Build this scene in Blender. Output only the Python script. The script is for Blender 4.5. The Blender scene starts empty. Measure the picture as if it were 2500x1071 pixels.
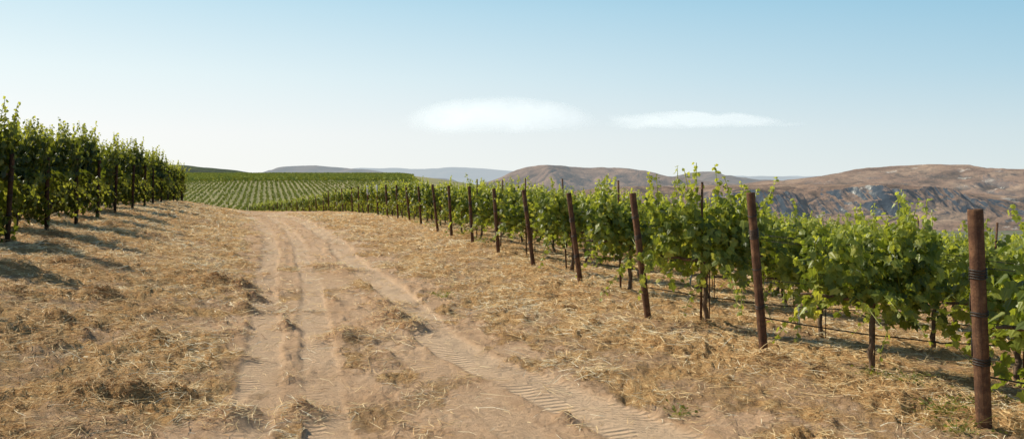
import bpy, math, random
import numpy as np
from mathutils import Vector, Matrix
R = np.random.RandomState(7)
random.seed(7)
scene = bpy.context.scene
COL = scene.collection
F = 1950.0; HZ = 430.0; CX = 1250.0; CAMH = 1.7
SUN_AZ = math.radians(-64)   # measured from +Y, negative = towards -X
SUN_EL = math.radians(38)

# ------------------------------------------------------------ helpers
def link(o):
    COL.objects.link(o); return o
def mk(name, V, Fc, mat=None, smooth=True, attrs=None):
    V = np.asarray(V, dtype=np.float32); Fc = np.asarray(Fc, dtype=np.int32)
    me = bpy.data.meshes.new(name)
    m, k = Fc.shape
    me.vertices.add(len(V)); me.vertices.foreach_set("co", V.ravel())
    me.loops.add(m*k); me.loops.foreach_set("vertex_index", Fc.ravel())
    me.polygons.add(m)
    me.polygons.foreach_set("loop_start", np.arange(0, m*k, k, dtype=np.int32))
    me.polygons.foreach_set("loop_total", np.full(m, k, dtype=np.int32))
    me.polygons.foreach_set("use_smooth", np.full(m, smooth, dtype=bool))
    me.update(calc_edges=True)
    if attrs:
        for an, (dom, data) in attrs.items():
            a = me.attributes.new(an, 'FLOAT', dom)
            a.data.foreach_set("value", np.asarray(data, dtype=np.float32).ravel())
    me.validate()
    if mat: me.materials.append(mat)
    return me
def thing(name, me, label=None, cat=None, group=None, kind=None, loc=(0,0,0)):
    o = bpy.data.objects.new(name, me); link(o); o.location = loc
    if label: o["label"] = label
    if cat: o["category"] = cat
    if group: o["group"] = group
    if kind: o["kind"] = kind
    return o
def hsh(xi, yi, seed):
    h = (xi.astype(np.int64)*374761393 + yi.astype(np.int64)*668265263 + seed*1442695041) & 0xffffffff
    h = ((h ^ (h >> 13))*1274126177) & 0xffffffff
    h = (h ^ (h >> 16)) & 0xffffffff
    return h/4294967295.0
def vn(x, y, seed=0):
    x = np.asarray(x, float); y = np.asarray(y, float)
    xi = np.floor(x); yi = np.floor(y); fx = x-xi; fy = y-yi
    fx = fx*fx*(3-2*fx); fy = fy*fy*(3-2*fy)
    a = hsh(xi, yi, seed); b = hsh(xi+1, yi, seed); c = hsh(xi, yi+1, seed); d = hsh(xi+1, yi+1, seed)
    return (a*(1-fx)+b*fx)*(1-fy)+(c*(1-fx)+d*fx)*fy
def fbm(x, y, o=4, seed=0, g=0.5):
    s = 0; a = 1; t = 0
    for i in range(o):
        s = s + a*vn(x*2**i+i*17.3, y*2**i-i*9.1, seed+i); t += a; a *= g
    return s/t
def ridged(x, y, o=4, seed=0, g=0.5):
    s = 0; a = 1; t = 0
    for i in range(o):
        s = s + a*(1-np.abs(2*vn(x*2**i+i*17.3, y*2**i-i*9.1, seed+i)-1)); t += a; a *= g
    return s/t
def sst(a, b, x):
    t = np.clip((x-a)/(b-a), 0, 1); return t*t*(3-2*t)

# ------------------------------------------------------------ terrain
PO = [(5.26,3.11,538,-18),(7.44,2.35,380,-27),(9.5,1.62,298,-33),(12.45,1.07,227,-27),(15.0,.40,188,-22),(17.6,-.30,158,-10),(19.9,-.98,148,-8),
 (22.4,-1.69,125,-7),(24.8,-2.3,116,-12),(28.6,-3.25,95,-6),(31.2,-4.0,88,-8),(33.3,-4.75,85,-4),(35.3,-5.5,80,-4),(37.6,-6.3,76,-3),(40.6,-7.3,70,-2),
 (44.4,-8.5,63,-2),(48,-9.6,59,-2),(52,-11.0,54,-3),(56.5,-12.4,50,-2),(61,-14.0,44,-1)]
TOPY = [512,470,470,470,462,460,455,453,450,455,453,452,451,452,453,455,457,460,462,464]
yy = 63.6; xx = -15.0
while yy < 112:
    PO.append((yy, xx, 40, -1)); yy += 2.7; xx -= 1.25
EY = [-60, 0]+[p[0] for p in PO]+[150,200,300,400,600,1200,3000]
EX = [14, 4.7]+[p[1] for p in PO]+[-46,-46,-44,-58,-85,-100,-100]
PL = [(5.6,-6.1),(8.1,-6.8),(10.5,-7.5),(12.8,-8.25),(15.0,-8.9),(17.3,-9.6),(19.9,-10.5),(22.4,-11.3),(24.9,-12.0),(27.9,-13.0),(31,-14.1),(34,-15.1),(37,-16.1),(40,-17.1),(43,-18.2),(46.5,-19.4),(50,-20.8)]
LY = [-60,0]+[p[0] for p in PL]+[60,80,110,160,300,3000]
LX = [-3,-5]+[p[1] for p in PL]+[-25,-35,-48,-80,-200,-2000]
ZY = [-60,0,25,30,35,40,45,52,59,64,80,95,110,130,170,200,300,400,500,600,700,1000,1600,20000]
ZZ = [.3,0,0,-.06,-.12,-.22,-.34,-.6,-.9,-1.2,-2.2,-3.0,-3.8,-4.8,-5.6,-5.1,-.5,.6,1.8,2.8,2.2,-20,-88,-90]
def zc(y):
    s = 0
    for k in (-.08,-.04,0,.04,.08): s = s+np.interp(y*(1+k), ZY, ZZ)
    return s/5
def Xe(y): return np.interp(y, EY, EX)
def Xl(y): return np.interp(y, LY, LX)
def base_z(x, y):
    z = zc(y)
    s = np.maximum(x-Xe(y), 0)
    q = 0.10*s+0.0007*s*s
    z = z-90*(1-np.exp(-q/90))
    sl = Xl(y)-x
    fade = 1-sst(48, 95, y)
    z = z+(0.72*sst(-5.2, 1.0, sl)+0.8*(1-np.exp(-np.maximum(sl,0)*.03/.8)))*fade
    return np.maximum(z, -90+0*z)
TR = [[(-1.5,2.0),(3,1.9),(4.95,1.14),(5.7,.73),(6.6,.17),(8.1,-.66),(10.5,-1.35),(12.75,-2.1),(15.8,-3.1),(19.5,-4.2),(23.7,-5.6),(31.6,-8.2),(42,-12.5)],
      [(0,-.9),(5.8,-1.85),(7,-2.2),(9,-2.8),(12.3,-3.75),(17.4,-5.25),(23.7,-7.2),(31,-9.9),(42,-14.2)],
      [(0,-.2),(5.0,-1.1),(6.6,-1.56),(9.5,-2.4),(13.3,-3.35),(18.4,-4.85),(25,-7.0),(40,-12.2)],
      [(0,.9),(5.2,.15),(6.6,-.45),(9,-1.5),(12,-2.6),(15,-3.6),(20,-4.9)]]
TW = [.25,.17,.17,.17]; TD = [1.0,.7,.8,.3]
def track(x, y):
    best = np.full(np.shape(x), 9.0); lat = np.zeros(np.shape(x)); dep = np.zeros(np.shape(x))
    for k, t in enumerate(TR):
        ty = np.array([p[0] for p in t]); tx = np.array([p[1] for p in t])
        xx = (np.interp(y, ty, tx)+np.interp(y-.5, ty, tx)+np.interp(y+.5, ty, tx))/3; sl = np.interp(y+.3, ty, tx)-np.interp(y-.3, ty, tx)
        d = (x-xx-0.10*(vn(y*.35, y*0+k, 5)-.5)-.04*(vn(y*2.6,x*2,6)-.5))*np.cos(np.arctan(sl/.6))
        wob = 1+.3*(vn(y*1.3, y*0+k*3.1, 8)-.5)
        q = np.abs(d)/(TW[k]*wob)
        m = q < best
        best = np.where(m, q, best); lat = np.where(m, d, lat); dep = np.where(m, TD[k], dep)
    vis = .38+.62*sst(.34, .56, fbm(x*1.2, y*.9, 4, 17, .6))
    mask = (1-sst(.8, 1.12, best))*vis
    rim = np.exp(-((best-1.25)/.22)**2)*vis
    return mask*dep, rim*dep, lat
MD = [(-2.8,5.75,.30,.12),(-2.45,5.9,.2,.07),(-1.93,5.5,.20,.09),(-1.48,5.7,.18,.09),(-4.25,11.6,.30,.15),(-3.85,11.4,.2,.13),(-3.4,10.5,.16,.11),(-3.3,9.8,.14,.09),(-1.75,8.4,.26,.09),(-1.35,9.3,.30,.12),
      (-1.15,8.9,.18,.11),(-1.6,10.4,.3,.06),(-3.5,15,.4,.05),(-2.9,14.2,.3,.05),(-4.75,9.2,.22,.10),(-5.2,8.4,.25,.07),(2.3,7.2,.24,.08),(2.55,6.8,.28,.07),(-2.5,8.8,.12,.08),
      (-3.3,7.5,.22,.06),(-2.4,7.2,.08,.07),(-2.9,8.3,.18,.05),(-3.9,6.7,.22,.06),(1.9,9.2,.3,.04),(1.25,12.2,.35,.05),(.6,14.8,.4,.05),(-.1,17.4,.4,.06),(-.8,19.7,.35,.06),
      (-8.1,14.2,.4,.08),(-7.4,13.0,.4,.08),(-6.1,11.1,.3,.08),(-9,18,.5,.08),(-7.8,17,.5,.07),(2.9,6.0,.3,.05),(3.4,6.4,.3,.06),(3.9,7.0,.35,.07),(-4.4,7.7,.2,.05)]
RM = np.random.RandomState(3)
for i in range(300):
    a = RM.uniform(4.5, 28); b = RM.uniform(float(Xl(a))+.5, float(Xe(a))-.2)
    xr_ = float(np.interp(a, [p[0] for p in TR[0]], [p[1] for p in TR[0]])); xb_ = float(np.interp(a, [p[0] for p in TR[1]], [p[1] for p in TR[1]]))
    if xb_-.1 < b < xr_+.5 and RM.rand() < .7: continue
    MD.append((b, a, RM.uniform(.03,.11), RM.uniform(.025,.055)))
def mound(x, y):
    m = np.zeros(np.shape(x))
    for (mx, my, r, h) in MD:
        sel = (np.abs(x-mx) < 3.2*r) & (np.abs(y-my) < 3.2*r)
        if not sel.any(): continue
        dx = x[sel]-mx; dy = y[sel]-my
        q = (dx*dx+dy*dy)/(r*r)
        q = q*(.1+2.1*fbm(x[sel]*6, y[sel]*6, 3, 11))
        m[sel] = np.maximum(m[sel], h*np.exp(-q*1.1))
    return m
def straw_mask(x, y):
    """1 = covered in cut dry grass, 0 = bare dirt"""
    tm, rim, _ = track(x, y)
    xr = np.interp(y, [p[0] for p in TR[0]], [p[1] for p in TR[0]])
    xb = np.interp(y, [p[0] for p in TR[1]], [p[1] for p in TR[1]])
    n = fbm(x*1.3, y*.9, 5, 21, .6)
    right = sst(.12, .95, x-xr+(n-.5)*2.6)
    left = sst(.05, .95, xb-x+(n-.5)*2.6)
    mid = .75*sst(.50, .61, fbm(x*1.6+7, y*.9, 4, 31, .6))*(1-sst(13, 18, y))
    m = np.maximum(np.maximum(right, left), mid)
    m = m*(1-.92*np.clip(tm*1.5,0,1))*(.4+.7*sst(.34,.62,fbm(x*2.2, y*1.6, 3, 41)))
    bp = np.exp(-(((x+.1)/1.3)**2+((y-5.4)/1.3)**2))
    m = m*(1-.65*bp)
    return np.clip(m, 0, 1)
def ground(x, y, full=True):
    x = np.asarray(x, float); y = np.asarray(y, float)
    z = base_z(x, y)
    r = np.hypot(x, y)
    n = (r < 90)
    if n.any():
        X = x[n]; Y = y[n]; rr = r[n]
        f = 1-sst(55, 90, rr)
        d = .11*(fbm(X*.35, Y*.35, 3, 51)-.5)
        tm, rim, lat = track(X, Y)
        sm = straw_mask(X, Y)
        d = d-.024*tm+.010*rim*(.2+1.4*fbm(X*7, Y*7, 2, 61))
        rough = (ridged(X*3.1, Y*3.1, 3, 71)-.6)*.075+(fbm(X*9, Y*9, 3, 81)-.5)*.10+(fbm(X*24, Y*24, 2, 83)-.5)*.06
        d = d+rough*(.20+.85*sm)*(1-.85*np.clip(tm,0,1))
        cl = sst(.60, .74, fbm(X*7.5, Y*7.5, 2, 87))*sst(.42,.56,fbm(X*.8+3, Y*.5, 3, 89))
        d = d+cl*.036*(1-np.clip(tm*1.5,0,1))
        d = d+mound(X, Y)*(.45+1.15*fbm(X*12, Y*12, 2, 91))
        z[n] = z[n]+d*f
    return z
def gz(x, y): return float(ground(np.array([x]), np.array([y]))[0])

# ------------------------------------------------------------ material helpers
def newmat(name):
    m = bpy.data.materials.new(name); m.use_nodes = True
    nt = m.node_tree; nt.nodes.clear()
    out = nt.nodes.new("ShaderNodeOutputMaterial")
    return m, nt, out
def N(nt, t, **kw):
    n = nt.nodes.new(t)
    for k, v in kw.items(): setattr(n, k, v)
    return n
def noise(nt, vec, scale, detail=4, rough=.6, dist=0):
    n = N(nt, "ShaderNodeTexNoise"); n.inputs["Scale"].default_value = scale
    n.inputs["Detail"].default_value = detail; n.inputs["Roughness"].default_value = rough
    n.inputs["Distortion"].default_value = dist
    if vec is not None: nt.links.new(vec, n.inputs["Vector"])
    return n.outputs["Fac"]
def ramp(nt, fac, stops):
    n = N(nt, "ShaderNodeValToRGB"); cr = n.color_ramp
    while len(cr.elements) < len(stops): cr.elements.new(.5)
    for e, (p, c) in zip(cr.elements, stops):
        e.position = p; e.color = (c[0], c[1], c[2], 1) if not isinstance(c, (int, float)) else (c, c, c, 1)
    nt.links.new(fac, n.inputs[0]); return n.outputs[0]
def mix(nt, fac, a, b, mode='MIX'):
    n = N(nt, "ShaderNodeMix", data_type='RGBA', blend_type=mode)
    for sock, v in ((n.inputs[0], fac), (n.inputs[6], a), (n.inputs[7], b)):
        if isinstance(v, (int, float)): sock.default_value = v
        elif isinstance(v, tuple): sock.default_value = (v[0], v[1], v[2], 1)
        else: nt.links.new(v, sock)
    return n.outputs[2]
def math_(nt, op, a, b=0.0, c=0.0, clamp=False):
    n = N(nt, "ShaderNodeMath", operation=op); n.use_clamp = clamp
    for i, v in enumerate((a, b, c)):
        if isinstance(v, (int, float)): n.inputs[i].default_value = v
        else: nt.links.new(v, n.inputs[i])
    return n.outputs[0]
def attr(nt, name): return N(nt, "ShaderNodeAttribute", attribute_name=name).outputs["Fac"]
def pos(nt): return N(nt, "ShaderNodeNewGeometry").outputs["Position"]
def bump(nt, h, strength, dist):
    b = N(nt, "ShaderNodeBump"); b.inputs["Strength"].default_value = strength; b.inputs["Distance"].default_value = dist
    nt.links.new(h, b.inputs["Height"]); return b.outputs[0]
def bsdf(nt, col, rough=.9, normal=None, spec=.2, metal=0):
    b = N(nt, "ShaderNodeBsdfPrincipled")
    if isinstance(col, tuple): b.inputs["Base Color"].default_value = (*col, 1)
    else: nt.links.new(col, b.inputs["Base Color"])
    if isinstance(rough, (int, float)): b.inputs["Roughness"].default_value = rough
    else: nt.links.new(rough, b.inputs["Roughness"])
    b.inputs["Specular IOR Level"].default_value = spec; b.inputs["Metallic"].default_value = metal
    if normal is not None: nt.links.new(normal, b.inputs["Normal"])
    return b.outputs[0]
HAZE_GLOW = (.55, .63, .68)
def add_haze_glow(nt, out, sh, fac):  # airlight painted as emission on the surface, in place of a haze volume
    e = N(nt, "ShaderNodeEmission"); e.inputs[0].default_value = (*HAZE_GLOW, 1); e.inputs[1].default_value = 1.0
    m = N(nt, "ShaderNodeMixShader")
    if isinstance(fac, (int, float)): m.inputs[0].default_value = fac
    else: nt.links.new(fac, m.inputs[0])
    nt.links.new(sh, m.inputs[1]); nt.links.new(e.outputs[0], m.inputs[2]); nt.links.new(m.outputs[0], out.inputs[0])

def mat_ground():
    m, nt, out = newmat("dirt_and_dry_grass"); p = pos(nt)
    st = attr(nt, "straw"); tk = attr(nt, "track"); lat = attr(nt, "lat"); far = attr(nt, "far"); mdn = attr(nt, "mound")
    n1 = noise(nt, p, 1.2, 6, .65); n2 = noise(nt, p, 14, 6, .75); n3 = noise(nt, p, 70, 4, .8)
    dirt = ramp(nt, n1, [(.3, (.52,.325,.185)), (.55, (.65,.425,.26)), (.75, (.72,.495,.315))])
    dirt = mix(nt, ramp(nt, n2, [(.38, 0.0), (.70, .55)]), dirt, (.38,.21,.105))
    dirt = mix(nt, ramp(nt, n3, [(.55, 0.0), (.8, .4)]), dirt, (.82,.60,.39))
    fib = None
    for ang, sc in ((.5, (9, 110, 30)), (-.7, (100, 8, 30)), (1.2, (14, 90, 30))):
        mp = N(nt, "ShaderNodeMapping"); mp.inputs["Rotation"].default_value = (0, 0, ang); mp.inputs["Scale"].default_value = sc
        nt.links.new(p, mp.inputs[0]); f = noise(nt, mp.outputs[0], 1.0, 3, .7, .6)
        fib = f if fib is None else math_(nt, 'MAXIMUM', fib, f)
    straw = ramp(nt, fib, [(.44, (.27,.125,.042)), (.57, (.73,.43,.18)), (.72, (1.0,.77,.41))])
    straw = mix(nt, ramp(nt, noise(nt, p, 3.0, 5, .7), [(.38, 0.0), (.68, .5)]), straw, (.59,.34,.155))
    sf = math_(nt, 'ADD', st, math_(nt, 'MULTIPLY', math_(nt, 'SUBTRACT', n2, .5), 1.1))
    sf = ramp(nt, sf, [(.28, 0.0), (.68, 1.0)])
    col = mix(nt, sf, dirt, straw)
    col = mix(nt, math_(nt, 'MULTIPLY', tk, .75), col, (.75,.53,.345))
    col = mix(nt, math_(nt, 'MULTIPLY', mdn, 6.0, clamp=True), col, (.27,.14,.06))
    fcol = ramp(nt, noise(nt, p, .02, 6, .65), [(.35, (.23,.22,.085)), (.5, (.31,.275,.12)), (.65, (.39,.32,.165))])
    vcol = ramp(nt, noise(nt, p, .008, 6, .65), [(.35, (.09,.115,.035)), (.5, (.15,.14,.06)), (.65, (.22,.18,.09))])
    sz = N(nt, "ShaderNodeSeparateXYZ"); nt.links.new(p, sz.inputs[0])
    lowv = math_(nt, 'MULTIPLY', math_(nt, 'ADD', sz.outputs[2], 15.0), -.04, clamp=True)
    col = mix(nt, far, col, mix(nt, lowv, fcol, vcol))
    tread = math_(nt, 'SINE', math_(nt, 'ADD', math_(nt, 'MULTIPLY', attr(nt, "along"), 95.0), math_(nt, 'MULTIPLY', math_(nt, 'ABSOLUTE', lat), 38.0)))
    tread = math_(nt, 'MULTIPLY', math_(nt, 'MULTIPLY', tread, tk), math_(nt, 'MULTIPLY', ramp(nt, noise(nt, p, 2.4, 4, .7), [(.38, 0.0), (.58, 1.0)]), .42))
    h = math_(nt, 'ADD', math_(nt, 'ADD', n2, math_(nt, 'MULTIPLY', n3, .35)), math_(nt, 'ADD', tread, math_(nt, 'MULTIPLY', math_(nt, 'MULTIPLY', fib, sf), 1.4)))
    nr = bump(nt, h, .95, .038)
    sh = bsdf(nt, col, .95, nr, .1)
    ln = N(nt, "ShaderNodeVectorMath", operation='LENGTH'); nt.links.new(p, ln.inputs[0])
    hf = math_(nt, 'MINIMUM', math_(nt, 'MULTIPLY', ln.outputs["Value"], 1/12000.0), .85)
    add_haze_glow(nt, out, sh, hf)
    return m
MG = mat_ground()

ang = np.concatenate([np.radians(np.arange(-54, 54, .12)), np.radians(np.arange(54, 306, 3.5))])
rad = [1.0]
while rad[-1] < 16000:
    r = rad[-1]; rad.append(r*(1.0090 if r < 45 else (1.02 if r < 700 else 1.06)))
rad = np.array(rad)
A, RR = np.meshgrid(ang, rad)
gx = (np.sin(A)*RR).ravel(); gy = (np.cos(A)*RR).ravel()
gzv = ground(gx, gy)
V = np.stack([gx, gy, gzv], 1)
na = len(ang); nr_ = len(rad)
i = np.arange(nr_-1)[:, None]; j = np.arange(na)[None, :]; j2 = (j+1) % na
Fq = np.stack([i*na+j, i*na+j2, (i+1)*na+j2, (i+1)*na+j], -1).reshape(-1, 4)[:, ::-1]
c0 = len(V); V = np.vstack([V, [[0, 0, 0]]])
jj = np.arange(0, na-1, 2)
Fc = np.stack([np.full_like(jj, c0), jj, np.minimum(jj+1, na-1), (jj+2) % na], -1)[:, ::-1]
Fq = np.vstack([Fq, Fc])
r_all = np.hypot(V[:,0], V[:,1]); nearm = r_all < 120
st = np.zeros(len(V)); tk = np.zeros(len(V)); lt = np.zeros(len(V)); mo = np.zeros(len(V))
X_, Y_ = V[nearm,0], V[nearm,1]
st[nearm] = straw_mask(X_, Y_); a_, b_, c_ = track(X_, Y_); tk[nearm] = a_*(Y_ > 0)*(1-sst(40,60,Y_)); lt[nearm] = c_; mo[nearm] = mound(X_, Y_)
far = sst(60, 130, r_all)
gme = mk("ground", V, Fq, MG, True, {"straw": ('POINT', st), "track": ('POINT', tk), "lat": ('POINT', lt), "along": ('POINT', V[:,1]), "far": ('POINT', far), "mound": ('POINT', mo)})
g = thing("ground", gme, "dry dirt track ground with straw and tyre marks", "ground", kind="structure")

# ------------------------------------------------------------ dry grass (cut straw)
def mat_straw():
    m, nt, out = newmat("dry_straw"); r = attr(nt, "rnd")
    col = ramp(nt, r, [(0, (.26,.125,.045)), (.25, (.64,.375,.155)), (.6, (.93,.68,.34)), (.9, (.98,.82,.51)), (1, (.98,.89,.65))])
    a = bsdf(nt, col, .7, None, .25)
    t = N(nt, "ShaderNodeBsdfTranslucent"); nt.links.new(col, t.inputs[0])
    ms = N(nt, "ShaderNodeMixShader"); ms.inputs[0].default_value = .2
    nt.links.new(a, ms.inputs[1]); nt.links.new(t.outputs[0], ms.inputs[2]); nt.links.new(ms.outputs[0], out.inputs[0])
    return m
MS = mat_straw()
def blades(cx, cy, L, W, yaw, tilt, lift, rnd):
    n = len(cx)
    cz = ground(cx, cy)+lift
    dx = np.cos(yaw)*np.cos(tilt); dy = np.sin(yaw)*np.cos(tilt); dz = np.sin(tilt)
    D = np.stack([dx, dy, dz], 1)*L[:, None]*.5
    roll = R.uniform(-.8, .8, n)
    S = np.stack([-np.sin(yaw)*np.cos(roll), np.cos(yaw)*np.cos(roll), np.sin(roll)], 1)*W[:, None]*.5
    C = np.stack([cx, cy, cz], 1)
    bend = np.stack([-np.sin(yaw), np.cos(yaw), np.full(n, .4)], 1)*(L*R.uniform(-.05, .18, n))[:, None]
    P = np.stack([C-D-S, C-D+S, C+bend+S, C+bend-S, C+D+S*.3, C+D-S*.3], 1).reshape(-1, 3)
    b = np.arange(n)[:, None]*6
    Fc = np.concatenate([b+np.array([[0,1,2,3]]), b+np.array([[3,2,4,5]])], 1).reshape(-1, 4)
    return P, Fc, np.repeat(rnd, 2)
n0 = 620000
rr = R.uniform(2.8, 42, n0); aa = R.uniform(-.95, .85, n0)
cx = np.sin(aa)*rr; cy = np.cos(aa)*rr
sm = straw_mask(cx, cy); md = mound(cx, cy)
dens = sm*(.2+1.0*sst(.38,.64,fbm(cx*3.3, cy*2.6, 3, 44)))+md*5+.045
keep = (R.rand(n0) < np.clip(dens, 0, 1)) & (cx > Xl(cy)-3) & (cx < Xe(cy)+7)
cx, cy, rr, md, sm = cx[keep], cy[keep], rr[keep], md[keep], sm[keep]
n = len(cx)
L = R.gamma(4, .023, n)*(1+.02*rr); W = np.maximum(.0034, .00054*rr)*R.uniform(.7, 1.5, n)
tilt = R.normal(.03, .15, n)+R.rand(n)*np.clip(md*4, 0, .45)
cl = fbm(cx*1.5, cy*1.5, 3, 101)
rnd = np.clip(R.normal(.61, .24, n)+(cl-.5)*.9-np.clip(md*2.5, 0, .3), 0, 1)
P, Fb, rb = blades(cx, cy, L, W, R.uniform(0, 6.283, n), tilt, .007+np.abs(R.normal(0, .011, n))+L*.3*np.abs(np.sin(tilt)), rnd)
bp, bf, br = [P], [Fb], [rb]; off = len(P)
for (mx, my, mr, mh) in MD:
    k = int(np.clip(300*mr*mr/.06*mh/.10, 16, 380)*np.clip(9/my, .3, 1.3))
    qx = mx+R.normal(0, mr*.7, k); qy = my+R.normal(0, mr*.7, k)
    LL = R.uniform(.04, .13, k); ti = R.uniform(-.2, .5, k)
    P2, F2, r2 = blades(qx, qy, LL, np.maximum(.0036, .00055*my)*R.uniform(.7,1.4,k), R.uniform(0, 6.283, k), ti, np.sin(np.abs(ti))*LL*.35+R.uniform(0,.02,k), np.clip(R.normal(.52,.24,k),0,1))
    bp.append(P2); bf.append(F2+off); br.append(r2); off += len(P2)
sme = mk("dry_grass", np.vstack(bp), np.vstack(bf), MS, False, {"rnd": ('FACE', np.concatenate(br))})
thing("dry_grass", sme, "cut dry straw strewn over the dirt", "dry grass", kind="stuff")

# ------------------------------------------------------------ tubes
class TM:
    def __init__(s): s.V = []; s.F = []; s.n = 0
    def tube(s, pts, rad, k=7, cap=True):
        pts = np.array(pts, float); m = len(pts)
        if np.isscalar(rad): rad = [rad]*m
        T = np.gradient(pts, axis=0); T /= np.linalg.norm(T, axis=1)[:, None]+1e-9
        up = np.array([0.3, .9, .2]) if abs(T[0][2]) > .8 else np.array([0, 0, 1.])
        base = s.n
        for i in range(m):
            a = np.cross(T[i], up); a /= np.linalg.norm(a)+1e-9; b = np.cross(T[i], a)
            th = np.arange(k)/k*2*math.pi
            s.V.append(pts[i]+rad[i]*(np.cos(th)[:, None]*a+np.sin(th)[:, None]*b))
        for i in range(m-1):
            for j in range(k):
                s.F.append((base+i*k+j, base+i*k+(j+1) % k, base+(i+1)*k+(j+1) % k, base+(i+1)*k+j))
        s.n += m*k
        if cap:
            for i0 in (0, m-1):
                c = s.n; s.V.append(pts[i0][None, :]); s.n += 1
                b0 = base+i0*k
                for j in range(k):
                    s.F.append((b0+(j+1) % k, b0+j, c, c) if i0 == 0 else (b0+j, b0+(j+1) % k, c, c))
    def mesh(s, name, mat, smooth=True):
        me = bpy.data.meshes.new(name)
        F_ = [f if f[2] != f[3] else f[:3] for f in s.F]
        me.from_pydata(np.vstack(s.V).tolist(), [], F_); me.update()
        for p in me.polygons: p.use_smooth = smooth
        me.materials.append(mat); return me

def mat_rust(name="rusty_steel", k=1.0):
    m, nt, out = newmat(name); tc = N(nt, "ShaderNodeTexCoord").outputs["Object"]
    a = noise(nt, tc, 9, 7, .75); b = noise(nt, tc, 70, 4, .75)
    def c_(v): return tuple(x*k for x in v)
    mp = N(nt, "ShaderNodeMapping"); mp.inputs["Scale"].default_value = (40, 40, 2.0); nt.links.new(tc, mp.inputs[0])
    c = noise(nt, mp.outputs[0], 1, 5, .65)
    col = ramp(nt, a, [(.34, c_((.07,.034,.022))), (.5, c_((.14,.068,.037))), (.66, c_((.28,.145,.075)))])
    col = mix(nt, ramp(nt, c, [(.46, 0.0), (.64, .7)]), col, c_((.055,.034,.026)))
    col = mix(nt, ramp(nt, b, [(.56, 0.0), (.72, .5)]), col, c_((.35,.20,.115)))
    s = bsdf(nt, col, .85, bump(nt, math_(nt, 'ADD', a, b), .8, .006), .2); nt.links.new(s, out.inputs[0]); return m
def mat_simple(name, c1, c2, sc=20, rough=.8, metal=0, stretch=None):
    m, nt, out = newmat(name); tc = N(nt, "ShaderNodeTexCoord").outputs["Object"]
    v = tc
    if stretch:
        mp = N(nt, "ShaderNodeMapping"); mp.inputs["Scale"].default_value = stretch; nt.links.new(tc, mp.inputs[0]); v = mp.outputs[0]
    a = noise(nt, v, sc, 5, .7)
    col = ramp(nt, a, [(.3, c1), (.7, c2)])
    s = bsdf(nt, col, rough, bump(nt, a, .6, .01), .3, metal); nt.links.new(s, out.inputs[0]); return m
MR = mat_rust()
MRD = mat_rust("shade_tinted_rusty_steel", .42)  # same rust made darker: shade on the left posts put into the colour
MW = mat_simple("dark_wire", (.04,.036,.034), (.10,.09,.08), 40, .5, .6)
MH = mat_simple("black_hose", (.03,.026,.022), (.06,.05,.04), 10, .6)
MB = mat_simple("vine_bark", (.06,.038,.025), (.24,.16,.105), 9, .9, 0, (5, 5, 1))
MWH = mat_simple("white_plastic", (.62,.60,.55), (.75,.75,.7), 12, .6)

def post_mesh(mat, h=1.5, r=.044):
    k = 20; rings = [(r, -.3), (r, 0), (r*1.01, h*.2), (r, h*.45), (r*.985, h*.7), (r*1.0, h-.012), (r*.96, h), (r*.82, h), (r*.80, h-.012), (r*.80, h-.07)]
    V = []; Fc = []
    for (q, z) in rings:
        for j in range(k):
            t = j/k*2*math.pi; V.append((q*math.cos(t), q*math.sin(t), z))
    for i in range(len(rings)-1):
        for j in range(k): Fc.append((i*k+j, i*k+(j+1) % k, (i+1)*k+(j+1) % k, (i+1)*k+j))
    b = (len(rings)-1)*k
    V.append((0, 0, h-.07)); c = len(V)-1
    me = bpy.data.meshes.new("pipe"); me.from_pydata(V, [], Fc+[(b+j, b+(j+1) % k, c) for j in range(k)]); me.update()
    for p in me.polygons: p.use_smooth = True
    me.materials.append(mat); return me
pipe = post_mesh(MR); piped = post_mesh(MRD)
def coil_mesh(hs, r=.0475):
    t = TM(); pts = []
    hs = sorted(hs)
    for n_, (z, turns) in enumerate(hs):
        n = int(14*turns)
        for i in range(n+1): pts.append((r*math.cos(i/14*6.283), r*math.sin(i/14*6.283), z+i/14*.018+.006*math.sin(i*.9)))
        if n_ < len(hs)-1:
            z2 = pts[-1][2]; z3 = hs[n_+1][0]
            for f in (.3, .6, .9): pts.append((r*1.0, .0, z2+(z3-z2)*f))
    t.tube(pts, .0052, 5)
    return t.mesh("wire_coil", MW)
coils = [coil_mesh([(1.03,4),(.78,2),(.45,3)]), coil_mesh([(1.08,5),(1.28,1),(.80,1),(.45,2)]), coil_mesh([(1.2,2),(.95,3),(.42,2)])]
sleeve_t = TM(); sleeve_t.tube([(0,0,1.0),(0,0,1.1),(0,0,1.35),(0,0,1.5)], .050, 14)
sleeve = sleeve_t.mesh("white_sleeve", MWH)
def add_post(x, y, h, leanx, leany, idx, label, grp, kids=True, white=False, th=1.0, pm=None):
    z = gz(x, y)
    e = thing("trellis_end_post", None, label, "post", grp, loc=(x, y, z-.02))
    e.rotation_euler = (leany, leanx, 0)
    e.scale = (th, th, h/1.5)
    o = bpy.data.objects.new("pipe", pm or pipe); link(o); o.parent = e; o.rotation_euler[2] = random.uniform(0, 6)
    if kids:
        c = bpy.data.objects.new("wire_coil", coils[idx % 3]); link(c); c.parent = e
        c.rotation_euler[2] = random.uniform(1.5, 3)
    if white:
        c = bpy.data.objects.new("white_sleeve", sleeve); link(c); c.parent = e
    return e
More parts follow.
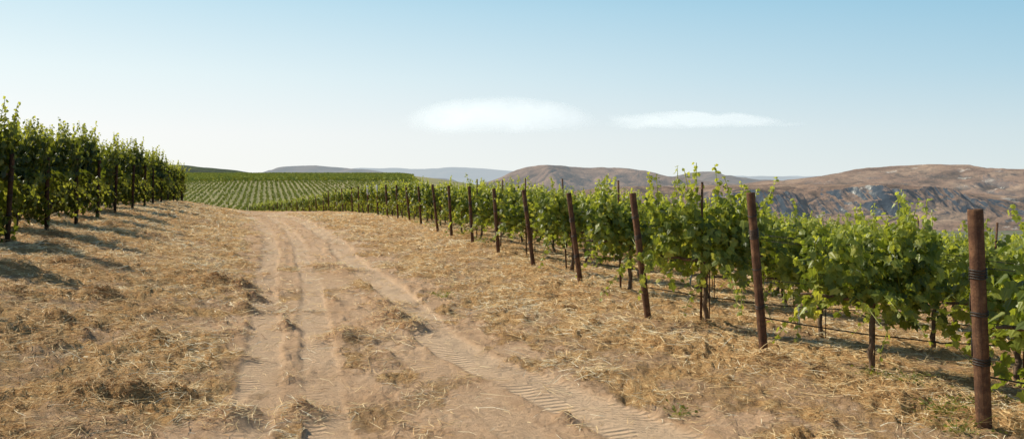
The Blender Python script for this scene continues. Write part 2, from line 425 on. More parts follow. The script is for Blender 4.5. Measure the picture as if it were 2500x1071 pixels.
for i_, (py, px, hp, lx) in enumerate(PO):
    h = 1.42
    if i_ < 20: h = CAMH-(TOPY[i_]-HZ)/F*py-gz(px, py)+.025
    h = min(max(h, 1.36), 1.62)
    lab = "leaning rusty steel pipe post wrapped with dark wire" if i_ < 4 else "rusty steel end post of vine row beside track"
    if i_ in (13, 14): lab = "rusty end post with white sleeve around its top"
    add_post(px, py, h, math.atan2(lx, hp)*1.1, random.uniform(-.02, .02), i_, lab, "end posts along the vineyard rows", i_ < 14, i_ in (13, 14), 1.08 if i_ == 0 else .9)
for i_, (py, px) in enumerate(PL):
    if i_ < 1: continue
    add_post(px+.16, py, 1.45, random.uniform(.0, .05), random.uniform(-.02, .02), i_, "rusty end post darkened in colour for shade of leafy vines", "end posts along the vineyard rows", i_ < 8, False, .85, piped)

# ------------------------------------------------------------ vines
def mat_leaf(name="grape_leaf", k=1.0, trans=.45, tint=0.0, spec=.5, yk=1.0):
    m, nt, out = newmat(name); r = attr(nt, "rnd"); ag = attr(nt, "young")
    oi = N(nt, "ShaderNodeObjectInfo").outputs["Random"]
    def c(a): return tuple(v*k for v in a)
    col = ramp(nt, r, [(0, c((.045,.075,.014))), (.45, c((.15,.195,.034))), (.8, c((.28,.325,.065))), (1, c((.43,.43,.11)))])
    col = mix(nt, ag, col, tuple(v*yk for v in (.46,.49,.11)))
    col = mix(nt, math_(nt, 'MULTIPLY', oi, .3), col, c((.25,.26,.05)))
    if tint: col = mix(nt, tint, col, (.24,.23,.10))
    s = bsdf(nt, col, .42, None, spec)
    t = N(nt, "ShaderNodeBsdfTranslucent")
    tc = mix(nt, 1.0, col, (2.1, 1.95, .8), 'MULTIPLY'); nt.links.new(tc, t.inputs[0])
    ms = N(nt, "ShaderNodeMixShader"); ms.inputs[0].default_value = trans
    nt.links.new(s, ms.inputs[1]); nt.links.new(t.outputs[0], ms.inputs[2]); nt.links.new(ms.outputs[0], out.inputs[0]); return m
ML = mat_leaf()
MLL = mat_leaf("shade_tinted_grape_leaf", .5, .46, yk=1.0)  # darker copy of the leaf: shade of the backlit rows put into its colour
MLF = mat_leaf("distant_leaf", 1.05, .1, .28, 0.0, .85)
half = [(-.12,.20),(.04,.48),(.26,.35),(.52,.47),(.62,.22)]
LT = [(0,0)]+half+[(1,0)]+[(a, -b) for a, b in half[::-1]]
LT = np.array([(u-.1, v, -.35*abs(v)-.22*u*u) for u, v in LT])
LF = np.array([[0,1,2,3,4,5,6],[0,6,7,8,9,10,11]])
def leaves(Pp, Nn, Dd, size):
    Nn = Nn/np.linalg.norm(Nn, axis=1)[:, None]
    Dd = Dd-(Dd*Nn).sum(1)[:, None]*Nn; Dd /= np.linalg.norm(Dd, axis=1)[:, None]+1e-9
    S = np.cross(Nn, Dd)
    V = Pp[:, None, :]+size[:, None, None]*(LT[None, :, 0:1]*Dd[:, None]+LT[None, :, 1:2]*S[:, None]+LT[None, :, 2:3]*Nn[:, None])
    n = len(Pp); Fc = (np.arange(n)[:, None, None]*12+LF[None]).reshape(-1, 7)
    return V.reshape(-1, 3), Fc
def foliage(seed, nsh=36, fill=430, low=0.0, tall=0, zlo=.50, zhi=1.44, lng=1.0, spikes=5, mat=None, ls=1.0, half_w=.54):
    q = np.random.RandomState(seed); P=[]; Nn=[]; S=[]; Y=[]
    stems = TM()
    for k in range(nsh+tall+spikes):
        x0 = q.uniform(-half_w, half_w); b = np.array([x0, q.normal(0, .04), .78+q.uniform(-.04,.05)])
        side = q.choice([-1, 1]); dr = q.rand() < (.34+low)
        Ls = q.choice([q.uniform(.45,.75), q.uniform(.7,.95)])*lng
        sp = k >= nsh
        if sp: dr = False; Ls = q.uniform(1.0, 1.18) if k < nsh+tall else q.uniform(.84, 1.04)
        if dr: d = np.array([q.normal(0,.35), side*q.uniform(.4,.9), q.uniform(0,.6)]); grav = q.uniform(.55, 1.15)
        else: d = np.array([q.normal(0,.26), side*q.uniform(.02,.34), 1.0]); grav = q.uniform(.0,.25) if not sp else 0.04
        if sp: d[0] *= .8; d[1] *= .7
        d /= np.linalg.norm(d)
        m = int(Ls/.046); pts = []
        for i in range(m+1):
            t = i/m; p = b+d*Ls*t+np.array([0, side*.1*t*t*(not sp), -grav*Ls*t*t]); p[2] = max(p[2], .18); pts.append(p)
            if i == 0: continue
            y = max(0, (t-.6)/.4)
            for rep in range(1 if t < .3 else (2 if q.rand() < .55 else 1)):
                o = q.normal(0, 1, 3); o /= np.linalg.norm(o); o[2] = abs(o[2])*.3
                pl = q.uniform(.03,.1)*(1-.6*y)
                P.append(p+o*pl); nn = o*.7+np.array([0, side*.45, .6])+q.normal(0,.45,3); Nn.append(nn)
                S.append(ls*q.uniform(.062,.112)*(1-.55*y)); Y.append(y*.9 if not dr else y*.6)
        stems.tube(pts[::3]+[pts[-1]], [.004]*len(pts[::3])+[.0015], 4, False)
    zm = (zlo+zhi)/2; zr = (zhi-zlo)/2
    for k in range(fill):
        a = q.uniform(0, 6.283); rr = q.uniform(.4, 1); x = q.uniform(-half_w-.06,half_w+.06)
        lump = .45+1.0*float(vn(np.array([x*3.2+seed*5]), np.array([a*1.3]), seed)[0])
        if lump < .75 and q.rand() < .7: continue
        yy = .33*rr*math.cos(a)*lump; zz = zm+zr*rr*math.sin(a)*min(lump, 1.1)-low*.15
        P.append([x, yy, zz]); Nn.append([q.normal(0,.45), math.copysign(.6, yy)+q.normal(0,.4), .5+q.normal(0,.35)])
        S.append(ls*q.uniform(.062,.115)); Y.append(0)
    P = np.array(P); Nn = np.array(Nn); S = np.array(S); Y = np.array(Y); n = len(P)
    D = np.stack([q.normal(0,.5,n), q.normal(0,.3,n)+.2*np.sign(P[:,1]), -np.ones(n)], 1)
    V, Fc = leaves(P, Nn, D, S)
    r = np.clip(q.normal(.48,.28,n), 0, 1)
    sv = np.vstack(stems.V); nv = len(V)
    faces = Fc.tolist()+[[a+nv for a in f] for f in stems.F]
    me = bpy.data.meshes.new("foliage"); me.from_pydata(np.vstack([V, sv]).tolist(), [], faces); me.update()
    a = me.attributes.new("rnd", 'FLOAT', 'FACE'); a.data.foreach_set("value", np.concatenate([np.repeat(r, 2), np.full(len(stems.F), .8)]).astype(np.float32))
    a = me.attributes.new("young", 'FLOAT', 'FACE'); a.data.foreach_set("value", np.concatenate([np.repeat(Y, 2), np.full(len(stems.F), .4)]).astype(np.float32))
    me.materials.append(mat or ML); return me
def trunk(seed):
    q = np.random.RandomState(seed+50); t = TM()
    lean = q.normal(0, .06, 2); pts = []; rad = []
    for i in range(12):
        f = i/11; pts.append((lean[0]*math.sin(f*3)+q.normal(0,.007), lean[1]*math.sin(f*2.5)+q.normal(0,.007), -.08+f*.82))
        rad.append(.027-.010*f+q.uniform(0,.006)+(.014 if i == 0 else 0)+(.008 if i > 9 else 0))
    t.tube(pts, rad, 9)
    for s in (-1, 1):
        c = []; rr = []
        for i in range(9):
            f = i/8; c.append((pts[-1][0]+s*f*.64, pts[-1][1]*(1-f)+q.normal(0,.008), .72+.06*math.sin(f*1.6)+q.normal(0,.006))); rr.append(.02-.010*f+q.uniform(0,.004))
        t.tube(c, rr, 7)
    return t.mesh("trunk", MB)
st_t = TM(); st_t.tube([(.05,.02,-.1),(.05,.02,.5),(.05,.02,1.1)], .006, 5)
stake_me = st_t.mesh("stake", MR)
FOL = [foliage(1, spikes=6), foliage(2, low=.12), foliage(3, nsh=30, fill=360, spikes=8), foliage(4, low=.08, tall=1), foliage(5, spikes=8), foliage(6, tall=3), foliage(7, low=.26, fill=480, zlo=.38), foliage(8, nsh=30, fill=360, spikes=9)]
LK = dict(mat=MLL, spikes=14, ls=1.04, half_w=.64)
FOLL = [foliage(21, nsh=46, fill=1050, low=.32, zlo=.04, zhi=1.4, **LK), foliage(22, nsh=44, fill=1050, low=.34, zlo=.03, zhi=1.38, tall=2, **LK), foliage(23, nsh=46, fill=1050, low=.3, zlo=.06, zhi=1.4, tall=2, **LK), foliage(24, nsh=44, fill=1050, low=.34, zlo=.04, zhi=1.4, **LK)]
TRK = [trunk(s) for s in range(5)]
def add_vine(x, y, ang_, fol, sc=1.0, zs=1.0, stake=True, label=None):
    z = gz(x, y)
    e = thing("grapevine", None, label or "leafy green grapevine on trellis wires above straw", "grapevine", "grapevines in vineyard rows", loc=(x, y, z-.01))
    e.rotation_euler = (0, .0, ang_); e.scale = (sc, sc, zs)
    f = bpy.data.objects.new("foliage", fol); link(f); f.parent = e
    if random.random() < .5: f.rotation_euler[2] = math.pi
    t = bpy.data.objects.new("trunk", TRK[random.randrange(5)]); link(t); t.parent = e
    if random.random() < .5: t.rotation_euler[2] = math.pi
    if stake:
        s = bpy.data.objects.new("stake", stake_me); link(s); s.parent = e
AL = math.radians(-3)
dR = (math.cos(AL), math.sin(AL))
extra = []; extraL = []
cnt = 0
for k, (py, px, hp, lx) in enumerate(PO):
    nv = [4, 5, 7, 8, 9, 10, 10, 10, 10, 9, 9, 8, 8, 8, 7, 7, 6, 6, 5, 5][k] if k < 20 else 3
    tot = 30
    first = {0: .72, 1: 1.0}.get(k, .70)
    for i_ in range(tot):
        s = first+1.27*i_+random.uniform(-.06,.06)
        x = px+s*dR[0]; y = py+s*dR[1]
        if i_ < nv:
            idx = random.randrange(8); zs = random.uniform(.88, 1.02); lab = None
            if 3 <= k <= 6 and i_ > 0: zs = random.uniform(.84, .96)
            if k == 1: idx = [4, 6, 1, 7, 3][i_]; zs = [.94, .95, .90, .93, .9][i_]
            if k == 2: zs = [1.03, .92, .88, .88, .88, .86, .88][i_]
            if k == 2 and i_ == 0: idx = 5; lab = "grapevine with long shoots rising above its canopy"
            if k == 2 and i_ == 1: idx = 2
            if k == 0: idx = [6, 4, 0, 1][i_]; zs = 1.0
            if k > 6: zs += .07
            fol = FOL[idx]
            add_vine(x, y, AL+random.uniform(-.08,.08), fol, random.uniform(.98, 1.06) if k < 4 else random.uniform(1.04, 1.14), zs, k < 6, lab); cnt += 1
        elif x < 45: extra.append((x, y, AL, 1.0))
for k, (py, px) in enumerate(PL):
    nv = 6 if k < 8 else 4
    for i_ in range(18):
        s = .48+1.08*i_+random.uniform(-.06,.06)
        x = px-s*dR[0]; y = py-s*dR[1]*-1*-1
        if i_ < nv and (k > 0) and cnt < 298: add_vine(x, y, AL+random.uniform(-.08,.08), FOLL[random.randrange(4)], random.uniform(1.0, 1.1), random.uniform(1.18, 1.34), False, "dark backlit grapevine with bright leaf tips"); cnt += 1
        else: extraL.append((x, y, AL, 1.2))
print("vines", cnt, "extra", len(extra))

def coarse(xs, ys, zs, nl, sz, wid, hgt, zmid, q, angs=None, length=1.35):
    n = len(xs)
    lx = q.uniform(-length/2, length/2, (n, nl)); a = q.uniform(0, 6.283, (n, nl)); rr = q.uniform(.4, 1, (n, nl))
    ly = wid*rr*np.cos(a); lz = zmid+hgt*rr*np.sin(a)+np.where(q.rand(n, nl) < .06, q.uniform(.1,.3,(n,nl)), 0)
    an = np.zeros(n) if angs is None else angs
    X = xs[:, None]+lx*np.cos(an)[:, None]-ly*np.sin(an)[:, None]; Y = ys[:, None]+lx*np.sin(an)[:, None]+ly*np.cos(an)[:, None]
    Z = zs[:, None]+lz
    P = np.stack([X.ravel(), Y.ravel(), Z.ravel()], 1); m = len(P)
    Nn = np.stack([q.normal(0,.5,m), np.sign(ly.ravel())*.6+q.normal(0,.5,m), .5+q.normal(0,.5,m)], 1)
    Nn /= np.linalg.norm(Nn, axis=1)[:, None]
    D = q.normal(0, 1, (m, 3)); D -= (D*Nn).sum(1)[:, None]*Nn; D /= np.linalg.norm(D, axis=1)[:, None]
    S = np.cross(Nn, D); s = (sz*q.uniform(.7, 1.3, m))[:, None]
    V = np.stack([P-D*s*.5, P+S*s*.45-D*s*.05, P+D*s*.6, P-S*s*.45-D*s*.05], 1).reshape(-1, 3)
    Fc = np.arange(m)[:, None]*4+np.arange(4)[None]
    top = np.clip((lz.ravel()-zmid-.6*hgt)/hgt, 0, 1)
    return V, Fc, np.clip(q.normal(.5,.25,m), 0, 1), np.clip(top*1.1*q.rand(m), 0, 1)
Q = np.random.RandomState(99)
ex = np.array(extra); ez = ground(ex[:,0], ex[:,1])
VV, FF, r1, y1 = coarse(ex[:,0], ex[:,1], ez, 240, .13, .34, .46, 1.0, Q, ex[:,2])
me = mk("vine_rows", VV, FF, ML, False, {"rnd": ('FACE', r1), "young": ('FACE', y1)})
thing("vine_rows", me, "continuing rows of leafy green grapevines", "grapevines", kind="stuff")
ex = np.array(extraL); ez = ground(ex[:,0], ex[:,1])
VW, FW, r3, y3 = coarse(ex[:,0], ex[:,1], ez, 280, .14, .36, .74, 1.05, Q, ex[:,2])
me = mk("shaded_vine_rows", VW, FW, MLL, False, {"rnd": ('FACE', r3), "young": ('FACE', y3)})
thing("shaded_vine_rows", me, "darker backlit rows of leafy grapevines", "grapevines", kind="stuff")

pts = []
az = -.31
for k in range(190):
    x0 = -170+k*1.6
    for y in np.arange(150, 300, 1.5):
        x = x0+az*(y-200)
        if x < -.45*y or x > float(np.interp(y, EY, EX))+12: continue
        pts.append((x+Q.normal(0,.18), y, math.pi/2+.30))
pts = np.array(pts); pz = ground(pts[:,0], pts[:,1])
keep = Q.rand(len(pts)) < .78; pts = pts[keep]; pz = pz[keep]
V1, F1, r1, y1 = coarse(pts[:,0], pts[:,1], pz, 8, .34, .27, .30, .6, Q, pts[:,2], 1.5)
pts2 = []
y = 304.0
while y < 640:
    x = -.45*y
    xe = float(np.interp(y, EY, EX))+8
    while x < xe:
        pts2.append((x+Q.normal(0,.3), y+.12*(x+100)+Q.normal(0,.2))); x += 2.2
    y += 3.0 if y < 450 else 5
pts2 = np.array(pts2); pz2 = ground(pts2[:,0], pts2[:,1])
V2, F2, r2, y2 = coarse(pts2[:,0], pts2[:,1], pz2, 9, .9, .6, .6, 1.0, Q, None, 2.4)
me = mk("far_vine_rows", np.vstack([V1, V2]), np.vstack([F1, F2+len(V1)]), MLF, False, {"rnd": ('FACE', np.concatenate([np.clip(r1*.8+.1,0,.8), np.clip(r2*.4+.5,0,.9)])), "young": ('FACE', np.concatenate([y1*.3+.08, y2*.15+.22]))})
thing("distant_vineyard", me, "distant hillside planted with neat green vine rows", "vineyard", kind="stuff")
print("far", len(pts), len(pts2))

# ------------------------------------------------------------ wires, hoses, stakes
def rowline(px, py, sgn, h, s1, amp=.02, r=.003, k=4, seedv=0):
    q = np.random.RandomState(seedv); s = np.arange(0, s1, .32)
    x = px+sgn*s*dR[0]; y = py+sgn*s*dR[1]; z = base_z(x, y)+h-amp*np.abs(np.sin(s/1.28*math.pi/2))+q.normal(0, .003, len(s))
    return np.stack([x, y, z], 1), r, k
for k, (py, px, hp, lx) in enumerate(PO[:12]):
    t = TM(); p, r, kk = rowline(px, py, 1, .38, 26, .05, .0065, 5, k); t.tube(p, r, kk)
    thing("drip_hose", t.mesh("drip_hose", MH), "thin black drip irrigation hose strung along vine row", "hose", "irrigation hoses under the vines")
    for h in ((.74, 1.12) if k > 3 else (.74, 1.10, 1.15)):
        t = TM(); p, r, kk = rowline(px, py, 1, h, 26, .01, .0028, 4, k+50); t.tube(p, r, kk)
        thing("trellis_wire", t.mesh("trellis_wire", MW), "thin taut metal trellis wire tied to end post", "wire", "trellis wires of the vine rows")
for k, (py, px) in enumerate(PL[1:8]):
    for h in (.42, .78):
        t = TM(); p, r, kk = rowline(px, py, -1, h, 14, .02, .006 if h < .5 else .003, 4, k+90); t.tube(p, r, kk)
        thing("trellis_wire", t.mesh("trellis_wire", MW), "thin taut metal trellis wire tied to end post", "wire", "trellis wires of the vine rows")
t = TM()
t.tube([(0,0,-.2),(0,0,.6),(0,0,1.3),(0,0,1.93)], .016, 6)
lp = t.mesh("line_post", MR)
for k, s in ((2,.62),(3,.62),(4,.62),(5,.62),(6,.7),(7,.7),(2,7.0),(3,6.2),(4,7.0),(6,7.0)):
    py, px = PO[k][0], PO[k][1]
    x = px+s*dR[0]; y = py+s*dR[1]
    o = thing("line_post", lp, "thin rusty steel stake rising above the vines", "post", "thin steel stakes inside the vine rows", loc=(x, y, gz(x, y)))
    o.rotation_euler = (random.uniform(-.03,.03), random.uniform(.0,.07), random.uniform(0,3)); o.scale = (1, 1, random.uniform(.84, .90))
t = TM(); t.tube([(0,0,-.05),(0,0,.15),(0,0,.32)], .016, 6)
wp = t.mesh("white_marker_peg", MWH)
for (x, y) in ((3.45, 9.6), (4.7, 7.1), (3.3, 14.8)):
    o = thing("marker_peg", wp, "short white plastic peg beside a vine", "peg", "white pegs under the vines", loc=(x, y, gz(x, y))); o.rotation_euler = (random.uniform(-.15,.15), random.uniform(-.15,.15), 0)

def weed(seed, n, spread):
    q = np.random.RandomState(seed); P = np.stack([q.normal(0, spread, n), q.normal(0, spread, n), np.abs(q.normal(.03,.03,n))+.01], 1)
    Nn = np.stack([q.normal(0,.5,n), q.normal(0,.5,n), np.ones(n)], 1); D = q.normal(0,1,(n,3))
    V, Fc = leaves(P, Nn, D, q.uniform(.012,.028,n))
    c = len(V); V = np.vstack([V, [[0,0,.0]]])
    faces = Fc.tolist()+[[c, i*12, i*12+1] for i in range(n)]
    me = bpy.data.meshes.new("weed"); me.from_pydata(V.tolist(), [], faces); me.update()
    a = me.attributes.new("rnd", 'FLOAT', 'FACE'); a.data.foreach_set("value", np.full(len(faces), .6, dtype=np.float32))
    a = me.attributes.new("young", 'FLOAT', 'FACE'); a.data.foreach_set("value", (q.rand(len(faces))*.4).astype(np.float32))
    me.materials.append(MLL); return me
wm = [weed(1, 50, .07), weed(2, 70, .10), weed(3, 40, .05)]
for i_, (x, y) in enumerate(((1.2,5.75),(3.25,6.5),(3.6,6.2),(3.1,6.9),(-.95,11.0),(-3.5,30),(-4.3,33.4),(-6.2,38),(-2.6,27),(3.9,6.4),(2.9,5.2),(3.3,5.9),(3.35,5.0),(3.0,5.6),(-.8,20.4),(-1.4,22.8))):
    o = thing("weed", wm[i_ % 3], "small low green weed growing through dry straw", "weed", "weeds in the dry ground", loc=(x, y, gz(x, y)))
    o.rotation_euler[2] = random.uniform(0,6); o.scale = (1.0 if y < 20 else 2.4,)*3

# ------------------------------------------------------------ hills
def mat_hill(name, cols, haze, sc, rock=0.0, dark=.5, green=False):
    m, nt, out = newmat(name); p = pos(nt)
    a = noise(nt, p, sc, 7, .62); b = noise(nt, p, sc*5, 6, .7); c = noise(nt, p, sc*28, 3, .7)
    cv = attr(nt, "gully_shade")
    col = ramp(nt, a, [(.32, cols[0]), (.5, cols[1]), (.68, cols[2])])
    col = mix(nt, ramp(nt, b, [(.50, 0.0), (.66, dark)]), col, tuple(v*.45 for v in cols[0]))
    col = mix(nt, math_(nt, 'MULTIPLY', cv, .75, clamp=True), col, (cols[0][0]*.30, cols[0][1]*.36, cols[0][2]*.36))  # gully shading painted into the slope colour
    col = mix(nt, ramp(nt, c, [(.56, 0.0), (.66, dark*.8)]), col, (.05,.055,.03))
    if rock > 0:
        nz = N(nt, "ShaderNodeSeparateXYZ"); g_ = N(nt, "ShaderNodeNewGeometry"); nt.links.new(g_.outputs["True Normal"], nz.inputs[0])
        steep = ramp(nt, math_(nt, 'ADD', nz.outputs[2], math_(nt, 'MULTIPLY', math_(nt, 'SUBTRACT', b, .5), .5)), [(.72, 1.0), (.90, 0.0)])
        rk = ramp(nt, noise(nt, p, .017, 8, .72, .2), [(.40, (.022,.036,.055)), (.54, (.06,.078,.10)), (.60, (.22,.22,.21)), (.65, (.70,.66,.60))])  # dark blue stops put the shadow on the cliff faces into the rock colour
        col = mix(nt, math_(nt, 'MULTIPLY', steep, rock), col, rk)
        wp_ = ramp(nt, noise(nt, p, .009, 7, .72), [(.61, 0.0), (.65, .8)])
        col = mix(nt, wp_, col, (.58,.53,.46))
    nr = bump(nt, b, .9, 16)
    add_haze_glow(nt, out, bsdf(nt, col, 1.0, nr, .0), haze); return m
def hill(name, prof, d, front, back, zbase, mat, label, relief=.16, gul=1.0, cliff=None, nx=420, ny=170, seed=0):
    px = np.array([p[0] for p in prof], float); pyv = np.array([p[1] for p in prof], float)
    x0 = (px[0]-CX)/F*d; x1 = (px[-1]-CX)/F*d
    u = np.linspace(x0, x1, nx); vpx = u/d*F+CX
    prz = CAMH+(HZ-np.interp(vpx, px, pyv))/F*d
    ker = np.ones(9)/9; prz = np.convolve(np.pad(prz, 4, mode='edge'), ker, 'valid')
    prz = prz+(fbm(u/d*60, u*0, 4, seed)-.5)*d*.0022
    t = np.concatenate([np.linspace(0, 1, int(ny*.8), endpoint=False), np.linspace(1, 2, ny-int(ny*.8))])
    U, T = np.meshgrid(u, t)
    edge = np.minimum(sst(0, .08, (U-x0)/(x1-x0)), sst(0, .08, (x1-U)/(x1-x0)))
    H = np.tile(prz, (len(t), 1))-zbase
    Yv = np.where(T <= 1, d-front*(1-T), d+back*(T-1))
    Yv = Yv+(fbm(U/d*22, T*0+seed, 3, seed+9)-.5)*front*.6*(1-np.abs(T-1))
    shape = np.where(T <= 1, T**1.15*.75+.25*sst(0, 1, T), 1-sst(0, 1, T-1)*.75)
    if cliff is not None:
        cl = np.interp(U/d*F+CX, cliff[0], cliff[1])
        cl = cl*(.6+.4*sst(.34,.5,fbm(U/d*17+2.2, T*.6, 3, seed+7)))
        wob = (fbm(U/d*30, T*2+3, 4, seed+3)-.5)*.30+(ridged(U/d*70, T*5, 3, seed+5)-.6)*.12
        Tc = T+wob*(T < 1)*cl+.06*cl
        s2 = np.where(Tc < .46, np.maximum(Tc,0)/.46*.26, np.where(Tc < .68, .26+(Tc-.46)/.22*.69, np.minimum(.95+(Tc-.68)/.32*.05, 1)))
        s2 = np.where(T > 1, 1-(T-1)*.1, s2)
        shape = shape*(1-cl)+s2*cl
    wx = (fbm(U/d*14+seed, Yv/d*14, 3, seed+6)-.5)*.16
    n1 = ridged((U/d+wx)*gul*26+seed, Yv/d*gul*12, 4, seed+1)
    n2 = fbm(U/d*22+seed, Yv/d*16, 5, seed+2)-.5
    att = np.where(T <= 1, np.sin(np.clip(T,0,1)*math.pi)**.8*.95+.02, .2)
    gully_shade = sst(.60, .86, n1)*np.clip(att*1.2, 0, 1)
    Z = zbase+H*shape*edge+(-(n1-.5)*1.6+n2*1.8)*relief*np.abs(H).mean()*att*1.6
    Z = Z-(1-edge)*15
    V = np.stack([U.ravel(), Yv.ravel(), Z.ravel()], 1); nyy = len(t)
    i = np.arange(nyy-1)[:, None]; j = np.arange(nx-1)[None, :]
    Fc = np.stack([i*nx+j, i*nx+j+1, (i+1)*nx+j+1, (i+1)*nx+j], -1).reshape(-1, 4)
    me = mk(name, V, Fc, mat, True, {"gully_shade": ('POINT', gully_shade.ravel())})
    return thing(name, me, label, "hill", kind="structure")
tan = [(.15,.09,.06), (.265,.165,.112), (.36,.235,.165)]
tan2 = [(.17,.10,.065), (.32,.20,.133), (.47,.325,.22)]
brn = [(.10,.066,.048), (.175,.115,.083), (.25,.17,.12)]
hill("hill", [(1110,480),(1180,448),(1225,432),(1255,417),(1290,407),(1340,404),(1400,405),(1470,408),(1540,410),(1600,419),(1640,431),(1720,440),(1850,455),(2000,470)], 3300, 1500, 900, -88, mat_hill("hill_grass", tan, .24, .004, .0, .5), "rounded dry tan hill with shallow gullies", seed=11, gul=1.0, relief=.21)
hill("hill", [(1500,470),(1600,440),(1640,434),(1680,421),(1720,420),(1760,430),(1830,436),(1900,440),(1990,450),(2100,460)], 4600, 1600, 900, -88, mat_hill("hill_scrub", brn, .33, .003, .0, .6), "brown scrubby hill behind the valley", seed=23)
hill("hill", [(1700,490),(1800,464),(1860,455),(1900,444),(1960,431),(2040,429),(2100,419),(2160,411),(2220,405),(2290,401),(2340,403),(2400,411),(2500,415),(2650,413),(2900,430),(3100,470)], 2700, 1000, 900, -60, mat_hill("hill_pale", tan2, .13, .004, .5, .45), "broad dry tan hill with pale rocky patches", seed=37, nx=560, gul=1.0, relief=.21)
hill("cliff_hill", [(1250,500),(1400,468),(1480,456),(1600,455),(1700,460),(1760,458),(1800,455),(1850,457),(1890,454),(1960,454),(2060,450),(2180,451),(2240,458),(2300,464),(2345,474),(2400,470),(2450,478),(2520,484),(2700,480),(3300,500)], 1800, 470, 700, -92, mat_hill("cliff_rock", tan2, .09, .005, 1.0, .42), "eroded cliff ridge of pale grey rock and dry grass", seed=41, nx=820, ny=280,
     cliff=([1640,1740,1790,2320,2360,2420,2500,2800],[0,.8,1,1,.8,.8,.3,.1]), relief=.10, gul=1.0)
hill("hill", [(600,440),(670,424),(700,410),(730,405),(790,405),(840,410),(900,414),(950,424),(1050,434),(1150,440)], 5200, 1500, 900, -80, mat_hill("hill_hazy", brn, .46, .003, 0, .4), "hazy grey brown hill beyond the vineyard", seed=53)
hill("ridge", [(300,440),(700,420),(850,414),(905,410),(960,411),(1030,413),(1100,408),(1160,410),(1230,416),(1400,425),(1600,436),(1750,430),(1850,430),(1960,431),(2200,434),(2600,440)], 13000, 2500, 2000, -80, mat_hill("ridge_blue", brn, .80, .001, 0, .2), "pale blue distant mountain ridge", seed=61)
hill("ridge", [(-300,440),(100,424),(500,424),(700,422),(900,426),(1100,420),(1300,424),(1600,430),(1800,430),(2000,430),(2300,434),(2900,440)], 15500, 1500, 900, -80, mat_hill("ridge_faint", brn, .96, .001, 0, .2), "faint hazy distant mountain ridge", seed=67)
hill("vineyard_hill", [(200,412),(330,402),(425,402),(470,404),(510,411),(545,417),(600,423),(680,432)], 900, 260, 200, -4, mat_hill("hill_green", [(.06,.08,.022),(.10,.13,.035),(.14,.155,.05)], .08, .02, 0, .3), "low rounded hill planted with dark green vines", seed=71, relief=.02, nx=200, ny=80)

# ------------------------------------------------------------ clouds
def cloud(px, py, wpx, hpx, d, dens, seed, label, n1s, n2s, a1, a2, taper=0.0):
    w = wpx/F*d; h = hpx/F*d
    nx, ny = 24, 10
    V = []; Fc = []
    for j in range(ny+1):
        for i in range(nx+1):
            a = i/nx-.5; b = j/ny-.5; V.append((a*w, b*h*1.6+a*a*w*.3, b*h))
    for j in range(ny):
        for i in range(nx): a = j*(nx+1)+i; Fc.append((a, a+1, a+nx+2, a+nx+1))
    m, nt, out = newmat("cloud_vapour"); tc = N(nt, "ShaderNodeTexCoord").outputs["Generated"]
    sp = N(nt, "ShaderNodeSeparateXYZ"); nt.links.new(tc, sp.inputs[0])
    ux = math_(nt, 'MULTIPLY', math_(nt, 'SUBTRACT', sp.outputs[0], .5), 2.0); uz = math_(nt, 'MULTIPLY', math_(nt, 'SUBTRACT', sp.outputs[2], .5), 2.0)
    mp = N(nt, "ShaderNodeMapping"); mp.inputs["Scale"].default_value = n1s; mp.inputs["Location"].default_value = (seed, 0, seed*.7); mp.inputs["Rotation"].default_value = (0, .1, 0)
    nt.links.new(tc, mp.inputs[0]); nz = noise(nt, mp.outputs[0], 1.0, 3, .45, .4)
    mp2 = N(nt, "ShaderNodeMapping"); mp2.inputs["Scale"].default_value = n2s; mp2.inputs["Rotation"].default_value = (0, .15, 0); mp2.inputs["Location"].default_value = (seed*2, 0, 1); nt.links.new(tc, mp2.inputs[0])
    nz2 = noise(nt, mp2.outputs[0], 1.0, 4, .5, .6)
    sx = math_(nt, 'ADD', 1.0, math_(nt, 'MULTIPLY', math_(nt, 'ADD', ux, 1.0), taper))
    uz2 = math_(nt, 'MULTIPLY', math_(nt, 'ADD', uz, math_(nt, 'MULTIPLY', math_(nt, 'MULTIPLY', ux, ux), .35)), sx)
    r = math_(nt, 'ADD', math_(nt, 'MULTIPLY', ux, ux), math_(nt, 'MULTIPLY', uz2, uz2))
    f = math_(nt, 'SUBTRACT', .90, r)
    f = math_(nt, 'ADD', f, math_(nt, 'MULTIPLY', math_(nt, 'SUBTRACT', nz, .5), a1))
    f = math_(nt, 'ADD', f, math_(nt, 'MULTIPLY', math_(nt, 'SUBTRACT', nz2, .5), a2))
    al = ramp(nt, f, [(0.0, 0.0), (.32, dens*.4), (.8, dens)])
    al = math_(nt, 'MULTIPLY', al, ramp(nt, math_(nt, 'ADD', math_(nt, 'MULTIPLY', ux, ux), math_(nt, 'MULTIPLY', uz, uz)), [(.5, 1.0), (.99, 0.0)]))
    df = N(nt, "ShaderNodeBsdfDiffuse"); df.inputs[0].default_value = (.66,.66,.65,1)
    tl = N(nt, "ShaderNodeBsdfTranslucent"); tl.inputs[0].default_value = (.66,.66,.65,1)
    ad = N(nt, "ShaderNodeAddShader"); nt.links.new(df.outputs[0], ad.inputs[0]); nt.links.new(tl.outputs[0], ad.inputs[1])
    tr = N(nt, "ShaderNodeBsdfTransparent"); ms = N(nt, "ShaderNodeMixShader")
    nt.links.new(al, ms.inputs[0]); nt.links.new(tr.outputs[0], ms.inputs[1]); nt.links.new(ad.outputs[0], ms.inputs[2]); nt.links.new(ms.outputs[0], out.inputs[0])
    me = bpy.data.meshes.new("cloud"); me.from_pydata(V, [], Fc); me.update()
    for p in me.polygons: p.use_smooth = True
    me.materials.append(m)
    thing("cloud", me, label, "cloud", loc=((px-CX)/F*d, d, CAMH+(HZ-py)/F*d))
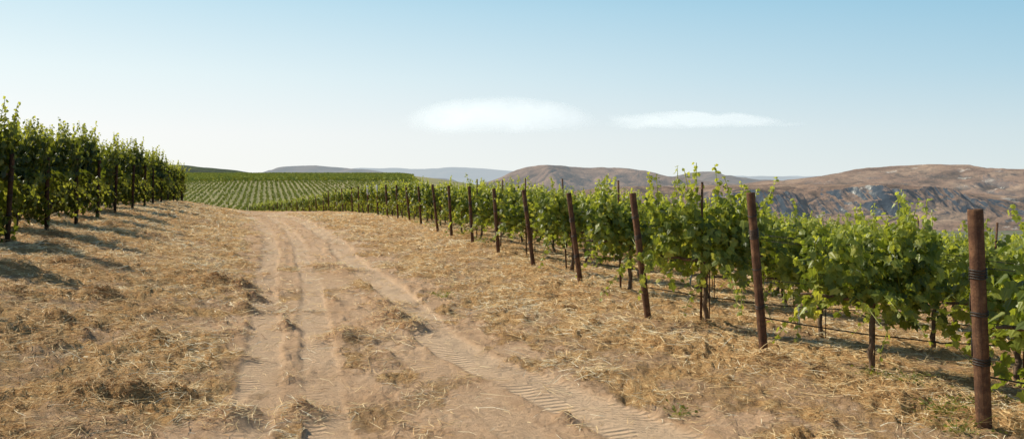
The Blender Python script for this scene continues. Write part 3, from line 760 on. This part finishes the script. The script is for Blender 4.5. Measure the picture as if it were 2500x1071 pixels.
cloud(1222, 278, 540, 138, 18000, .85, 1.3, "flat lens shaped white cloud in clear sky", (3,0,.8), (7,0,2.4), .7, .55, .2)
cloud(1730, 292, 540, 84, 19000, .6, 4.1, "thin wispy white cloud streak in clear sky", (3.5,0,1.4), (6,0,3.0), 1.6, 1.7, .8)

# ------------------------------------------------------------ light, sky, camera
w = bpy.data.worlds.new("World"); scene.world = w; w.use_nodes = True
nt = w.node_tree; nt.nodes.clear()
sk = nt.nodes.new("ShaderNodeTexSky"); sk.sky_type = 'NISHITA'; sk.sun_disc = False
sk.sun_elevation = SUN_EL; sk.sun_rotation = SUN_AZ
sk.air_density = 1.0; sk.dust_density = .6; sk.ozone_density = 2.5; sk.altitude = 100
tc = N(nt, "ShaderNodeTexCoord").outputs["Generated"]
sp = N(nt, "ShaderNodeSeparateXYZ"); nt.links.new(tc, sp.inputs[0])
dt = math_(nt, 'ADD', math_(nt, 'MULTIPLY', sp.outputs[0], math.sin(SUN_AZ)), math_(nt, 'MULTIPLY', sp.outputs[1], math.cos(SUN_AZ)))
side = math_(nt, 'MULTIPLY', math_(nt, 'ADD', dt, .2), 1/1.1, clamp=True)
sunward = ramp(nt, sp.outputs[2], [(0.0, (1.0,1.0,.96)), (.05, (1.0,1.0,.98)), (.12, (.87,.97,.98)), (.22, (.58,.81,.92)), (.45, (.15,.29,.46))])
away = ramp(nt, sp.outputs[2], [(0.0, (.72,.81,.82)), (.05, (.62,.76,.81)), (.12, (.43,.66,.79)), (.22, (.25,.54,.74)), (.45, (.07,.18,.34))])
grad = mix(nt, side, away, sunward)
nsk = mix(nt, 1.0, sk.outputs[0], (.09,.09,.085), 'MULTIPLY')
tot = mix(nt, ramp(nt, sp.outputs[2], [(.2, .95), (.6, .5)]), nsk, grad)
bg = nt.nodes.new("ShaderNodeBackground"); bg.inputs[1].default_value = 1.0
ou = nt.nodes.new("ShaderNodeOutputWorld")
nt.links.new(tot, bg.inputs[0]); nt.links.new(bg.outputs[0], ou.inputs[0])
sl = bpy.data.lights.new("sun", 'SUN'); sl.energy = 5.0; sl.angle = math.radians(.5); sl.color = (1, .93, .77)
so = bpy.data.objects.new("sun", sl); link(so)
sd = Vector((math.sin(SUN_AZ)*math.cos(SUN_EL), math.cos(SUN_AZ)*math.cos(SUN_EL), math.sin(SUN_EL)))
so.rotation_euler = sd.to_track_quat('Z', 'Y').to_euler(); so.location = (-20, 10, 30)
cam = bpy.data.cameras.new("camera"); cam.sensor_width = 36; cam.lens = F/2500*36; cam.shift_y = -(535.5-HZ)/2500
cam.clip_end = 60000; cam.clip_start = .05
co = bpy.data.objects.new("camera", cam); link(co); co.location = (0, 0, CAMH); co.rotation_euler = (math.radians(90), 0, 0)
scene.camera = co
scene.view_settings.view_transform = 'Standard'; scene.view_settings.look = 'None'; scene.view_settings.exposure = 0
